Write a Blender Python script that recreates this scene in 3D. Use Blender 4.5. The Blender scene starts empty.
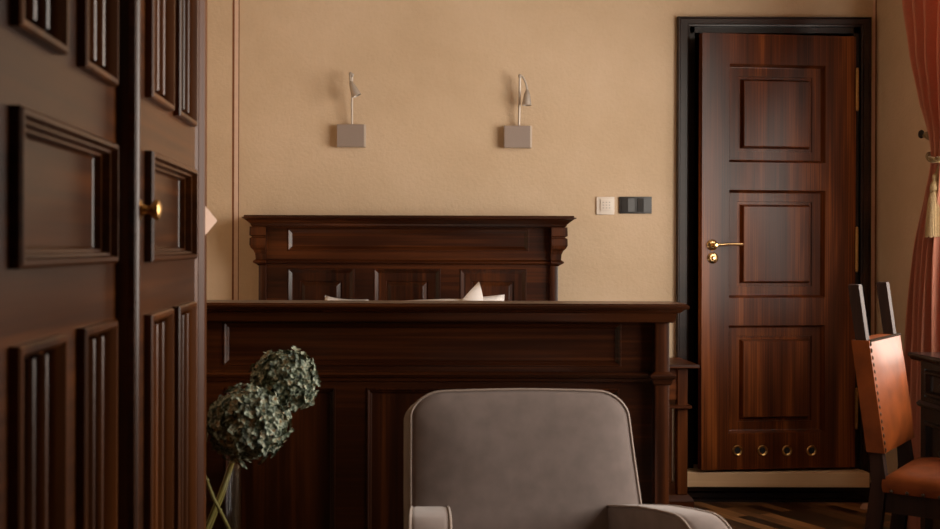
import bpy, bmesh, math, random
from mathutils import Vector, Matrix, noise
random.seed(7)
S = bpy.context.scene
COL = S.collection
PI = math.pi
FP, VX, VY, CZ = 1220.0, 375.0, 247.0, 1.2      # focal length in pixels, level line, camera height
def XX(px, Y): return (px - VX) * Y / FP        # metres across at depth Y
def ZZ(py, Y): return CZ - (py - VY) * Y / FP   # metres up at depth Y

# ------------------------------------------------------------------ materials
def newmat(name):
    m = bpy.data.materials.new(name); m.use_nodes = True
    nt = m.node_tree
    return m, nt, nt.nodes['Principled BSDF']
def N(nt, kind, **kw):
    n = nt.nodes.new(kind)
    for k, v in kw.items():
        if k in n.inputs: n.inputs[k].default_value = v
        else: setattr(n, k, v)
    return n
def ramp(nt, stops):
    r = nt.nodes.new('ShaderNodeValToRGB')
    el = r.color_ramp.elements
    while len(el) < len(stops): el.new(0.5)
    for e, (p, c) in zip(el, stops): e.position = p; e.color = (*c, 1)
    return r
def flat(name, col, rough=0.5, metal=0.0, noise_amt=0.0, nscale=30, bump=0.0, sheen=0.0, spec=0.5, coat=0.0):
    m, nt, b = newmat(name)
    b.inputs['Roughness'].default_value = rough
    b.inputs['Metallic'].default_value = metal
    b.inputs['Specular IOR Level'].default_value = spec
    b.inputs['Coat Weight'].default_value = coat
    if sheen:
        b.inputs['Sheen Weight'].default_value = sheen
        b.inputs['Sheen Roughness'].default_value = 0.4
    tc = N(nt, 'ShaderNodeTexCoord')
    nz = N(nt, 'ShaderNodeTexNoise', Scale=nscale, Detail=5.0)
    nt.links.new(tc.outputs['Object'], nz.inputs['Vector'])
    lo = tuple(c * (1 - noise_amt) for c in col); hi = tuple(min(1, c * (1 + noise_amt)) for c in col)
    r = ramp(nt, [(0.3, lo), (0.7, hi)])
    nt.links.new(nz.outputs['Fac'], r.inputs['Fac'])
    nt.links.new(r.outputs['Color'], b.inputs['Base Color'])
    if bump:
        bp = N(nt, 'ShaderNodeBump', Strength=bump, Distance=0.002)
        nt.links.new(nz.outputs['Fac'], bp.inputs['Height'])
        nt.links.new(bp.outputs['Normal'], b.inputs['Normal'])
    return m
def wood(name, c0, c1, c2, axis='z', rough=0.3, coat=0.25, fine=90, patch=3.0, spec=0.35):
    """polished wood: streaky grain along one axis plus broad uneven stain"""
    m, nt, b = newmat(name)
    tc = N(nt, 'ShaderNodeTexCoord')
    sc = {'x': (1.2, fine, fine), 'y': (fine, 1.2, fine), 'z': (fine, fine, 1.2)}[axis]
    sp = {'x': (0.4, patch, patch), 'y': (patch, 0.4, patch), 'z': (patch * 2, patch * 2, 0.5)}[axis]
    mp = N(nt, 'ShaderNodeMapping'); mp.inputs['Scale'].default_value = sc
    mp2 = N(nt, 'ShaderNodeMapping'); mp2.inputs['Scale'].default_value = sp
    n1 = N(nt, 'ShaderNodeTexNoise', Scale=1.0, Detail=4.0, Distortion=0.3)
    n2 = N(nt, 'ShaderNodeTexNoise', Scale=1.6, Detail=3.0, Distortion=0.4)
    for mm, nn in ((mp, n1), (mp2, n2)):
        nt.links.new(tc.outputs['Object'], mm.inputs['Vector'])
        nt.links.new(mm.outputs['Vector'], nn.inputs['Vector'])
    mix = N(nt, 'ShaderNodeMath', operation='MULTIPLY_ADD')
    mix.inputs[1].default_value = 0.34
    sub = N(nt, 'ShaderNodeMath', operation='MULTIPLY'); sub.inputs[1].default_value = 0.70
    nt.links.new(n2.outputs['Fac'], sub.inputs[0])
    nt.links.new(n1.outputs['Fac'], mix.inputs[0]); nt.links.new(sub.outputs[0], mix.inputs[2])
    r = ramp(nt, [(0.36, c0), (0.52, c1), (0.70, c2)])
    nt.links.new(mix.outputs[0], r.inputs['Fac'])
    nt.links.new(r.outputs['Color'], b.inputs['Base Color'])
    b.inputs['Roughness'].default_value = rough
    b.inputs['Specular IOR Level'].default_value = spec
    b.inputs['Coat Weight'].default_value = coat * .5
    b.inputs['Coat Roughness'].default_value = 0.15
    bp = N(nt, 'ShaderNodeBump', Strength=0.06, Distance=0.002)
    nt.links.new(n1.outputs['Fac'], bp.inputs['Height'])
    nt.links.new(bp.outputs['Normal'], b.inputs['Normal'])
    return m

BEDC = ((0.009, 0.0022, 0.0007), (0.032, 0.0078, 0.0019), (0.11, 0.030, 0.007))
bed_z = wood('bed mahogany upright', *BEDC, 'z', 0.3, 0.1)
bed_x = wood('bed mahogany lengthwise', *BEDC, 'x', 0.3, 0.1)
bed_y = wood('bed mahogany deep', *BEDC, 'y', 0.3, 0.1)
WARC = ((0.012, 0.0032, 0.0005), (0.042, 0.0118, 0.0018), (0.11, 0.032, 0.0050))
war_z = wood('wardrobe walnut upright', *WARC, 'z', 0.3, 0.0, 70, 2, 0.32)
war_y = wood('wardrobe walnut across', *WARC, 'y', 0.3, 0.0, 70, 2, 0.32)
war_edge = wood('wardrobe edge', (0.045, 0.013, 0.0035), (0.085, 0.026, 0.0065), (0.13, 0.042, 0.011), 'z', 0.4, 0.0, 90, 3, 0.2)
DORC = ((0.026, 0.0060, 0.0016), (0.090, 0.0220, 0.0050), (0.30, 0.084, 0.017))
door_z = wood('door mahogany upright', *DORC, 'z', 0.3, 0.0, 190, 2.6, 0.25)
door_x = wood('door mahogany across', *DORC, 'x', 0.3, 0.3, 80, 3.2)
frame_z = wood('door surround', (0.008, 0.0045, 0.004), (0.014, 0.008, 0.006), (0.024, 0.012, 0.008), 'z', 0.35, 0.2)
frame_x = wood('door surround head', (0.010, 0.005, 0.004), (0.02, 0.009, 0.006), (0.04, 0.015, 0.009), 'x', 0.35, 0.2)
desk_m = wood('desk ebonised wood', (0.006, 0.0035, 0.003), (0.011, 0.006, 0.005), (0.022, 0.010, 0.007), 'y', 0.25, 0.4)
chair_wood = wood('dark chair wood', (0.009, 0.004, 0.003), (0.018, 0.008, 0.005), (0.035, 0.014, 0.008), 'z', 0.62, 0.0, 90, 3, 0.16)
NSTC = ((0.020, 0.005, 0.0013), (0.060, 0.0155, 0.0036), (0.16, 0.045, 0.010))
nst_x = wood('nightstand mahogany lengthwise', *NSTC, 'x', 0.42, 0.0, 90, 3, 0.16)
nst_z = wood('nightstand mahogany upright', *NSTC, 'z', 0.42, 0.0, 90, 3, 0.16)
oak = wood('pale threshold wood', (0.58, 0.38, 0.21), (0.70, 0.47, 0.27), (0.78, 0.55, 0.33), 'x', 0.5, 0.0)
brass = flat('polished brass', (0.72, 0.48, 0.22), 0.22, 1.0, 0.08, 60)
dull_brass = flat('aged brass', (0.55, 0.33, 0.12), 0.3, 1.0, 0.12, 60)
bead_metal = flat('dark nail metal', (0.05, 0.032, 0.02), 0.5, 0.7, 0.1, 60)
steel = flat('brushed satin metal', (0.50, 0.44, 0.385), 0.5, 0.5, 0.05, 120)
box_m = flat('taupe painted metal', (0.30, 0.235, 0.20), 0.55, 0.1, 0.03, 200)
edge_glint_m = flat('painted box edge highlight', (0.55, 0.46, 0.38), 0.5, 0.1, 0.03, 200)  # paler tone paints the highlight along the lamp box edge
linen = flat('white linen', (0.80, 0.76, 0.74), 0.9, 0.0, 0.03, 40, 0.15)
suede = flat('taupe suede', (0.245, 0.200, 0.186), 0.9, 0.0, 0.10, 22, 0.12, 0.25, 0.2)
suede_pipe = flat('taupe piping', (0.36, 0.29, 0.25), 0.7, 0.0, 0.05, 60, 0.0, 0.3, 0.3)
leather = flat('tan leather', (0.150, 0.034, 0.006), 0.45, 0.0, 0.28, 14, 0.12, 0.0, 0.17, 0.0)
leather_d = flat('tan leather edge', (0.26, 0.075, 0.022), 0.42, 0.0, 0.18, 18, 0.10)
white_p = flat('cream plastic', (0.74, 0.66, 0.58), 0.4, 0.0, 0.02, 50)
grey_p = flat('grey print', (0.42, 0.37, 0.33), 0.6, 0.0, 0.02, 50)
black_p = flat('black plastic', (0.022, 0.018, 0.016), 0.42, 0.0, 0.03, 50)
black_h = flat('black metal', (0.012, 0.009, 0.008), 0.4, 0.0, 0.05, 50)
shade_m = flat('painted black shade', (0.008, 0.005, 0.004), 0.8, 0.0, 0.05, 50)  # near-black colour standing in for shade in the passage and door vents
card_m = flat('pale pink card', (0.78, 0.55, 0.44), 0.75, 0.0, 0.03, 40)
tassel_m = flat('straw tassel thread', (0.46, 0.33, 0.17), 0.7, 0.0, 0.15, 150, 0.2, 0.3)
cord_m = flat('olive gold cord', (0.20, 0.13, 0.05), 0.6, 0.0, 0.25, 150, 0.3, 0.2)
stem_m = flat('yellow green stem', (0.26, 0.20, 0.055), 0.5, 0.0, 0.25, 40)
sole_m = flat('pinkish rubber', (0.50, 0.30, 0.22), 0.6, 0.0, 0.05, 40)
paint_b = flat('painted line brown', (0.20, 0.075, 0.03), 0.85, 0.0, 0.12, 30)
paint_p = flat('painted line pink', (0.68, 0.48, 0.36), 0.85, 0.0, 0.05, 30)

def plaster(name, c0, c1, c2):
    m, nt, b = newmat(name)
    tc = N(nt, 'ShaderNodeTexCoord')
    n1 = N(nt, 'ShaderNodeTexNoise', Scale=2.2, Detail=8.0, Roughness=0.62)
    n2 = N(nt, 'ShaderNodeTexNoise', Scale=55.0, Detail=6.0, Roughness=0.6)
    n3 = N(nt, 'ShaderNodeTexNoise', Scale=9.0, Detail=4.0)
    for n in (n1, n2, n3): nt.links.new(tc.outputs['Object'], n.inputs['Vector'])
    r = ramp(nt, [(0.3, c0), (0.5, c1), (0.72, c2)])
    nt.links.new(n1.outputs['Fac'], r.inputs['Fac'])
    nt.links.new(r.outputs['Color'], b.inputs['Base Color'])
    b.inputs['Roughness'].default_value = 0.92
    b.inputs['Specular IOR Level'].default_value = 0.2
    ad = N(nt, 'ShaderNodeMath', operation='MULTIPLY_ADD'); ad.inputs[1].default_value = 1.0
    nt.links.new(n3.outputs['Fac'], ad.inputs[0]); nt.links.new(n2.outputs['Fac'], ad.inputs[2])
    bp = N(nt, 'ShaderNodeBump', Strength=0.5, Distance=0.006)
    nt.links.new(ad.outputs[0], bp.inputs['Height'])
    nt.links.new(bp.outputs['Normal'], b.inputs['Normal'])
    return m
WALLC = ((0.57, 0.42, 0.278), (0.62, 0.465, 0.315), (0.67, 0.51, 0.36))
wall_m = plaster('ochre plaster', *WALLC)
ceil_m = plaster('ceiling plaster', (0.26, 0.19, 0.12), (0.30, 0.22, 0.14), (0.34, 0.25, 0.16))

def parquet(name):
    m, nt, b = newmat(name)
    tc = N(nt, 'ShaderNodeTexCoord')
    mp = N(nt, 'ShaderNodeMapping'); mp.inputs['Rotation'].default_value = (0, 0, math.radians(65))
    nt.links.new(tc.outputs['Object'], mp.inputs['Vector'])
    br = N(nt, 'ShaderNodeTexBrick', Scale=1.0)
    br.inputs['Brick Width'].default_value = 0.34; br.inputs['Row Height'].default_value = 0.065
    br.inputs['Mortar Size'].default_value = 0.0012; br.inputs['Mortar Smooth'].default_value = 0.2
    br.inputs['Bias'].default_value = -0.1
    br.inputs['Color1'].default_value = (0, 0, 0, 1); br.inputs['Color2'].default_value = (1, 1, 1, 1)
    br.inputs['Mortar'].default_value = (0.2, 0.2, 0.2, 1)
    nt.links.new(mp.outputs['Vector'], br.inputs['Vector'])
    mp2 = N(nt, 'ShaderNodeMapping'); mp2.inputs['Scale'].default_value = (3, 70, 1)
    nt.links.new(mp.outputs['Vector'], mp2.inputs['Vector'])
    nz = N(nt, 'ShaderNodeTexNoise', Scale=1.0, Detail=4.0)
    nt.links.new(mp2.outputs['Vector'], nz.inputs['Vector'])
    mx = N(nt, 'ShaderNodeMath', operation='MULTIPLY_ADD'); mx.inputs[1].default_value = 0.35
    sep = N(nt, 'ShaderNodeMath', operation='MULTIPLY'); sep.inputs[1].default_value = 0.72
    nt.links.new(br.outputs['Color'], sep.inputs[0])
    nt.links.new(nz.outputs['Fac'], mx.inputs[0]); nt.links.new(sep.outputs[0], mx.inputs[2])
    r = ramp(nt, [(0.2, (0.028, 0.012, 0.005)), (0.5, (0.085, 0.037, 0.015)), (0.85, (0.45, 0.21, 0.075))])
    nt.links.new(mx.outputs[0], r.inputs['Fac'])
    nt.links.new(r.outputs['Color'], b.inputs['Base Color'])
    b.inputs['Roughness'].default_value = 0.34
    bp = N(nt, 'ShaderNodeBump', Strength=0.15, Distance=0.002)
    nt.links.new(br.outputs['Fac'], bp.inputs['Height']); bp.invert = True
    nt.links.new(bp.outputs['Normal'], b.inputs['Normal'])
    return m
floor_m = parquet('dark strip parquet')

def curtain_mat():
    m, nt, b = newmat('salmon curtain cloth')
    tc = N(nt, 'ShaderNodeTexCoord')
    wv = N(nt, 'ShaderNodeTexNoise', Scale=260.0, Detail=3.0)
    nt.links.new(tc.outputs['Object'], wv.inputs['Vector'])
    r = ramp(nt, [(0.3, (0.60, 0.225, 0.14)), (0.7, (0.72, 0.29, 0.185))])
    nt.links.new(wv.outputs['Fac'], r.inputs['Fac'])
    nt.links.new(r.outputs['Color'], b.inputs['Base Color'])
    b.inputs['Roughness'].default_value = 0.6
    b.inputs['Sheen Weight'].default_value = 0.4
    tr = N(nt, 'ShaderNodeBsdfTranslucent'); tr.inputs['Color'].default_value = (0.55, 0.23, 0.14, 1)
    ms = N(nt, 'ShaderNodeMixShader'); ms.inputs['Fac'].default_value = 0.3
    nt.links.new(b.outputs[0], ms.inputs[1]); nt.links.new(tr.outputs[0], ms.inputs[2])
    nt.links.new(ms.outputs[0], nt.nodes['Material Output'].inputs['Surface'])
    return m
curt_m = curtain_mat()
def petal_mat():
    m, nt, b = newmat('sage hydrangea petals')
    tc = N(nt, 'ShaderNodeTexCoord')
    nz = N(nt, 'ShaderNodeTexNoise', Scale=75.0, Detail=1.0)
    nt.links.new(tc.outputs['Object'], nz.inputs['Vector'])
    r = ramp(nt, [(0.32, (0.025, 0.036, 0.022)), (0.47, (0.075, 0.105, 0.065)), (0.58, (0.36, 0.41, 0.31)), (0.74, (0.28, 0.18, 0.08))])
    nt.links.new(nz.outputs['Fac'], r.inputs['Fac'])
    nt.links.new(r.outputs['Color'], b.inputs['Base Color'])
    b.inputs['Roughness'].default_value = 0.6
    return m
petal_m = petal_mat()
gap_shade_m = flat('dark green petal gap shade', (0.018, 0.022, 0.012), 0.9, 0.0, 0.3, 60)  # dark tone paints shade into the gaps between petals
glass_m, _nt, _b = newmat('clear vase glass')
_tr = N(_nt, 'ShaderNodeBsdfTransparent'); _tr.inputs['Color'].default_value = (0.94, 0.96, 0.95, 1)
_gl = N(_nt, 'ShaderNodeBsdfGlossy'); _gl.inputs['Roughness'].default_value = 0.04
_fw = N(_nt, 'ShaderNodeLayerWeight'); _fw.inputs['Blend'].default_value = 0.5
_pw = N(_nt, 'ShaderNodeMath', operation='POWER'); _pw.inputs[1].default_value = 4.0
_fr = N(_nt, 'ShaderNodeMath', operation='MULTIPLY_ADD'); _fr.inputs[1].default_value = 0.6; _fr.inputs[2].default_value = 0.003
_nt.links.new(_fw.outputs['Facing'], _pw.inputs[0]); _nt.links.new(_pw.outputs[0], _fr.inputs[0])
_mx = N(_nt, 'ShaderNodeMixShader')
_nt.links.new(_fr.outputs[0], _mx.inputs['Fac']); _nt.links.new(_tr.outputs[0], _mx.inputs[1]); _nt.links.new(_gl.outputs[0], _mx.inputs[2])
_nt.links.new(_mx.outputs[0], _nt.nodes['Material Output'].inputs['Surface'])

# ------------------------------------------------------------------ mesh building
class MB:
    def __init__(s, xf=None): s.bm = bmesh.new(); s.xf = xf
    def quad(s, *pts):
        try: return s.bm.faces.new([s.bm.verts.new(Vector(p)) for p in pts])
        except ValueError: return None
    def box(s, x0, x1, y0, y1, z0, z1, bev=0.0, seg=2):
        r = bmesh.ops.create_cube(s.bm, size=1.0)
        vs = r['verts']
        for v in vs:
            v.co = Vector(((x0 + x1) / 2 + v.co.x * (x1 - x0), (y0 + y1) / 2 + v.co.y * (y1 - y0), (z0 + z1) / 2 + v.co.z * (z1 - z0)))
        if bev > 0:
            es = list({e for v in vs for e in v.link_edges})
            bmesh.ops.bevel(s.bm, geom=es, offset=bev, segments=seg, profile=0.6, affect='EDGES', clamp_overlap=True)
        return s
    def loft(s, loops, cap0=True, cap1=True, closed=True):
        rows = [[s.bm.verts.new(Vector(p)) for p in lp] for lp in loops]
        n = len(rows[0])
        for a, b in zip(rows, rows[1:]):
            for i in range(n if closed else n - 1):
                j = (i + 1) % n
                try: s.bm.faces.new((a[i], a[j], b[j], b[i]))
                except ValueError: pass
        if cap0: s.bm.faces.new(list(reversed(rows[0])))
        if cap1: s.bm.faces.new(rows[-1])
        return s
    def stack(s, x0, x1, y0, y1, prof, back=True):
        """rectangular plan, widened by d at each height z"""
        return s.loft([[(x0 - d, y0 - d, z), (x1 + d, y0 - d, z), (x1 + d, y1 + (d if back else 0), z), (x0 - d, y1 + (d if back else 0), z)] for d, z in prof])
    def tube(s, pts, r, seg=8, cap=True):
        pts = [Vector(p) for p in pts]
        rs = r if isinstance(r, (list, tuple)) else [r] * len(pts)
        up = None; loops = []
        for i, p in enumerate(pts):
            t = (pts[min(i + 1, len(pts) - 1)] - pts[max(i - 1, 0)]).normalized()
            if up is None:
                up = Vector((0, 0, 1)) if abs(t.z) < 0.9 else Vector((1, 0, 0))
            a = t.cross(up)
            if a.length < 1e-6: a = t.cross(Vector((0, 1, 0)))
            a.normalize(); b = a.cross(t).normalized(); up = b
            loops.append([p + (a * math.cos(2 * PI * k / seg) + b * math.sin(2 * PI * k / seg)) * rs[i] for k in range(seg)])
        return s.loft(loops, cap, cap)
    def lathe(s, c, axis, prof, seg=24, cap0=True, cap1=True):
        """profile of (radius, distance along axis)"""
        ax = Vector(axis).normalized()
        a = ax.orthogonal().normalized(); b = ax.cross(a); c = Vector(c)
        return s.loft([[c + ax * h + (a * math.cos(2 * PI * k / seg) + b * math.sin(2 * PI * k / seg)) * max(r, 1e-4) for k in range(seg)] for r, h in prof], cap0, cap1)
    def ball(s, c, r, u=10, v=8):
        g = bmesh.ops.create_uvsphere(s.bm, u_segments=u, v_segments=v, radius=1.0)
        rr = r if isinstance(r, (tuple, list)) else (r, r, r)
        for q in g['verts']: q.co = Vector((c[0] + q.co.x * rr[0], c[1] + q.co.y * rr[1], c[2] + q.co.z * rr[2]))
        return s
    def prism(s, poly, axis, a0, a1, bev=0.0, seg=2):
        """polygon in the two other axes, drawn out along one axis"""
        def pt(p, a):
            return {'x': (a, p[0], p[1]), 'y': (p[0], a, p[1]), 'z': (p[0], p[1], a)}[axis]
        f0 = len(s.bm.verts)
        s.loft([[pt(p, a0) for p in poly], [pt(p, a1) for p in poly]])
        if bev:
            s.bm.verts.ensure_lookup_table()
            vs = set(s.bm.verts[f0:])
            es = []
            for e in s.bm.edges:
                if e.verts[0] in vs and e.verts[1] in vs and len(e.link_faces) == 2:
                    if e.calc_face_angle(0) > 0.6: es.append(e)
            bmesh.ops.bevel(s.bm, geom=es, offset=bev, segments=seg, profile=0.6, affect='EDGES', clamp_overlap=True)
        return s
    # framed surfaces: F = (origin, u, v, n)
    def fp(s, F, a, b, h): return F[0] + F[1] * a + F[2] * b + F[3] * h
    def ring(s, F, u0, u1, v0, v1, prof, cap=True):
        loops = [[s.fp(F, u0 + d, v0 + d, h), s.fp(F, u1 - d, v0 + d, h), s.fp(F, u1 - d, v1 - d, h), s.fp(F, u0 + d, v1 - d, h)] for d, h in prof]
        return s.loft(loops, False, cap)
    def board(s, F, u0, u1, v0, v1, thick, holes=()):
        """slab whose front has rectangular openings"""
        us = sorted({u0, u1, *[x for h in holes for x in h[:2]]}); vs = sorted({v0, v1, *[x for h in holes for x in h[2:4]]})
        for a0, a1 in zip(us, us[1:]):
            for b0, b1 in zip(vs, vs[1:]):
                ca, cb = (a0 + a1) / 2, (b0 + b1) / 2
                if any(h[0] < ca < h[1] and h[2] < cb < h[3] for h in holes): continue
                s.quad(s.fp(F, a0, b0, 0), s.fp(F, a1, b0, 0), s.fp(F, a1, b1, 0), s.fp(F, a0, b1, 0))
        e = [(u0, v0), (u1, v0), (u1, v1), (u0, v1)]
        for (p, q), (p2, q2) in zip(e, e[1:] + e[:1]):
            s.quad(s.fp(F, p, q, 0), s.fp(F, p2, q2, 0), s.fp(F, p2, q2, -thick), s.fp(F, p, q, -thick))
        s.quad(*[s.fp(F, p, q, -thick) for p, q in e])
        bmesh.ops.remove_doubles(s.bm, verts=s.bm.verts, dist=1e-5)
        return s
    def build(s, name, mat, parent=None, smooth=False, angle=35):
        bmesh.ops.recalc_face_normals(s.bm, faces=s.bm.faces)
        if s.xf is not None: bmesh.ops.transform(s.bm, matrix=s.xf, verts=s.bm.verts)
        me = bpy.data.meshes.new(name); s.bm.to_mesh(me); s.bm.free()
        me.materials.append(mat)
        if smooth:
            for p in me.polygons: p.use_smooth = True
            if angle < 180:
                me.set_sharp_from_angle(angle=math.radians(angle))
        o = bpy.data.objects.new(name, me); COL.objects.link(o)
        if parent is not None:
            o.parent = parent
            w = Matrix.Identity(4); p = parent
            while p is not None:
                w = Matrix.Translation(p.location) @ p.matrix_parent_inverse @ w if False else w; p = p.parent
            root = parent
            while root.parent is not None: root = root.parent
            o.matrix_parent_inverse = Matrix.Translation(-root.location) if root is parent else Matrix.Identity(4)
        return o
def thing(name, label, cat, loc, group=None, kind=None):
    o = bpy.data.objects.new(name, None); COL.objects.link(o)
    o.location = loc; o.empty_display_size = 0.1
    return tag(o, label, cat, group, kind)
def tag(o, label=None, cat=None, group=None, kind=None):
    if label: o['label'] = label
    if cat: o['category'] = cat
    if group: o['group'] = group
    if kind: o['kind'] = kind
    return o
def struct(o): o['kind'] = 'structure'; return o
def yaw(c, deg): return Matrix.Translation(c) @ Matrix.Rotation(math.radians(deg), 4, 'Z') @ Matrix.Translation(-Vector(c))
FRONT = lambda Y: (Vector((0, Y, 0)), Vector((1, 0, 0)), Vector((0, 0, 1)), Vector((0, -1, 0)))

# ------------------------------------------------------------------ setting
WY = 5.80                       # back wall
WXR = XX(876, WY)               # right-hand (window) wall
WXL, WYN, HC = -1.07, -4.6, 3.05
SILL, HEAD = 0.80, 2.55
struct(MB().box(WXL - .3, WXR + .3, WYN - .2, WY + .2, -0.1, 0.0).build('floor', floor_m))
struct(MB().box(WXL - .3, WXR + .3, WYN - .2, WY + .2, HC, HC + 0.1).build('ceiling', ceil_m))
struct(MB().box(WXL - .15, WXL, WYN, WY, 0, HC).build('wall_left', wall_m))
struct(MB().box(WXL - .15, WXR + .25, WYN - .15, WYN, 0, HC).build('wall_front', frame_z))
# back wall, with the doorway cut out
DX0, DX1, DZT = XX(689, WY), XX(863, WY), ZZ(25, WY)
b = MB()
b.box(WXL - .15, DX0, WY, WY + .15, 0, HC); b.box(DX1, WXR + .25, WY, WY + .15, 0, HC); b.box(DX0, DX1, WY, WY + .15, DZT, HC)
struct(b.build('wall_back', wall_m))
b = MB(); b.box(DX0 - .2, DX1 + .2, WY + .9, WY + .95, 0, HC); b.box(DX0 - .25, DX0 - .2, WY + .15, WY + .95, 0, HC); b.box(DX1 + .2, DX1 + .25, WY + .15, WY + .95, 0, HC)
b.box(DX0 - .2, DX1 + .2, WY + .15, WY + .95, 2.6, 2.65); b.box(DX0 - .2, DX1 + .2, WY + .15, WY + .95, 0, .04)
struct(b.build('wall_passage', shade_m))  # box added to keep daylight out of the passage, darkness painted in its colour
# right wall with two tall windows
WINS = [(1.75, 5.0)]
b = MB(); y = WYN
for a0, a1 in sorted(WINS):
    b.box(WXR, WXR + .25, y, a0, 0, HC); b.box(WXR, WXR + .25, a0, a1, 0, SILL); b.box(WXR, WXR + .25, a0, a1, HEAD, HC); y = a1
b.box(WXR, WXR + .25, y, WY, 0, HC)
struct(b.build('wall_right', wall_m))
for i, (a0, a1) in enumerate(WINS):
    b = MB(); X0, X1 = WXR + .14, WXR + .19
    b.box(X0, X1, a0, a0 + .06, SILL, HEAD); b.box(X0, X1, a1 - .06, a1, SILL, HEAD)
    b.box(X0, X1, a0, a1, SILL, SILL + .06); b.box(X0, X1, a0, a1, HEAD - .06, HEAD)
    ym = (a0 + a1) / 2; b.box(X0, X1, ym - .04, ym + .04, SILL, HEAD); b.box(X0, X1, a0, a1, 2.05, 2.11)
    struct(b.build('window_%d' % (i + 1), frame_z))
# painted lines on the back wall
b = MB(); b.box(XX(232, WY), XX(234, WY), WY - .0012, WY, .0, HC); b.box(XX(238, WY), XX(238.8, WY), WY - .0012, WY, 0, HC)
struct(b.build('trim_1', paint_b))
struct(MB().box(XX(234, WY), XX(238, WY), WY - .001, WY, 0, HC).build('trim_2', paint_p))
struct(MB().box(XX(872.3, WY), XX(874.6, WY), WY - .001, WY, 0, HC).build('trim_3', paint_p))
struct(MB().box(XX(874.6, WY), WXR, WY - .0012, WY, 0, HC).build('trim_4', paint_b))
# plinth under the doorway: pale riser above a black moulded skirting
ZB = ZZ(471.5, WY - .10); ZM = ZZ(485, WY - .10); YB = WY - .10
struct(MB().box(XX(686, YB), XX(870.5, YB), YB, WY + .12, ZM - .005, ZB, .003).build('trim_5', oak))
b = MB(); b.prism([(WY, 0), (WY - .034, 0), (WY - .034, .012), (WY - .022, .020), (WY - .022, .040), (WY - .014, .048), (WY - .014, ZM - .002), (WY, ZM - .002)], 'x', XX(682, WY), XX(874, WY))
struct(b.build('baseboard_back', desk_m))

# ------------------------------------------------------------------ door
d = thing('door_1', 'dark mahogany door with three raised panels standing slightly ajar in black surround', 'door', ((DX0 + DX1) / 2, WY, ZB), kind='structure')
oz = ZZ(16.5, WY); iz = ZZ(25.5, WY)
ox0, ox1 = XX(677.5, WY - .03), XX(871.4, WY - .03); ix0, ix1 = XX(689.5, WY - .014), XX(861, WY - .014)
pr = [(0, 0), (0, .026), (.06, .032), (.14, .032), (.20, .024), (.24, .020), (.78, .020), (.84, .013), (1, .011), (1, -.01)]
wv = ix0 - ox0; wr = ox1 - ix1; wh = oz - iz
MB().loft([[(ox0 + p * wv, WY - h, ZM) for p, h in pr], [(ox0 + p * wv, WY - h, oz - p * wh) for p, h in pr],
           [(ox1 - p * wr, WY - h, oz - p * wh) for p, h in pr], [(ox1 - p * wr, WY - h, ZM) for p, h in pr]]).build('surround', frame_x, d)
b = MB(); b.box(ix0 - .012, ix0 + .028, WY + .012, WY + .14, ZB, iz); b.box(ix1 - .028, ix1 + .012, WY + .012, WY + .14, ZB, iz); b.box(ix0, ix1, WY + .012, WY + .14, iz - .028, iz + .012)
b.build('jamb', frame_z, d)
# leaf swings out towards the room about its right edge
HX = XX(855.5, WY - .03); LY = WY - 0.030
AJ = 7.0
LW = 0.757; lz0, lz1 = .166, ZZ(36.2, WY)
M = Matrix.Translation((HX, LY, 0)) @ Matrix.Rotation(math.radians(AJ), 4, 'Z')
F = (Vector((-LW, 0, 0)), Vector((1, 0, 0)), Vector((0, 0, 1)), Vector((0, -1, 0)))
def du(px):   # pixel column -> metres along the leaf
    t = (px - VX) / FP
    a = math.radians(AJ); # point = (HX - c*s, LY - s*s_) ; solve for s
    return LW - (HX - t * LY) / (math.cos(a) - t * math.sin(a))
def dz(py, px):
    u = du(px); a = math.radians(AJ); Yp = LY - (LW - u) * math.sin(a)
    return ZZ(py, Yp)
pu0, pu1 = du(729), du(825.5)
rows = [(dz(161.5, 777), dz(63.5, 777)), (dz(296.5, 777), dz(189, 777)), (dz(432, 777), dz(324, 777))]
holes = [(pu0, pu1, a, c) for a, c in rows]
leaf = MB(M).board(F, 0, LW, lz0, lz1, .042, holes).build('leaf', door_z, d)
for a, c in rows:
    pr = [(0, 0), (.002, -.003), (.011, -.029), (.014, -.030), (.053, -.030), (.054, -.036), (.067, -.036), (.069, -.032), (.075, -.010), (.078, -.008)]
    MB(M).ring(F, pu0, pu1, a, c, pr).build('panel', door_z, leaf)
# thin raised bead round the panels
for px in (738, 763, 787.5, 812):
    u, z = du(px), dz(449.3, px)
    r_ = MB(M).lathe((u - LW, -.0005, z), (0, -1, 0), [(.0150, 0), (.025, 0), (.025, .003), (.022, .006), (.018, .005), (.0150, .002), (.015, 0)], 24, False, False).build('vent_ring', dull_brass, leaf, True)
    MB(M).lathe((u - LW, 0, z), (0, -1, 0), [(.0165, 0), (.0165, .001)], 20).build('vent_shade', shade_m, leaf)  # near-black disc on the solid leaf paints the shade of a hole
hx, hz = du(712), dz(244, 712)
b = MB(M)
b.lathe((hx - LW, 0, hz), (0, -1, 0), [(.026, 0), (.026, .004), (.022, .008), (.011, .010), (.0095, .030), (.010, .052), (.006, .056)], 24)
b.tube([(hx - LW, -.046, hz), (hx - LW + .03, -.05, hz + .001), (hx - LW + .06, -.05, hz + .004), (hx - LW + .09, -.048, hz + .004), (hx - LW + .128, -.047, hz + .003)], [.008, .006, .0055, .0075, .0085], 10)
b.build('lever_handle', brass, leaf, True)
hz2 = dz(257, 713)
MB(M).lathe((hx - LW + .003, 0, hz2), (0, -1, 0), [(.026, 0), (.026, .004), (.021, .008), (.012, .009), (.010, .018), (.006, .022)], 24).build('escutcheon', brass, leaf, True)
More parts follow.
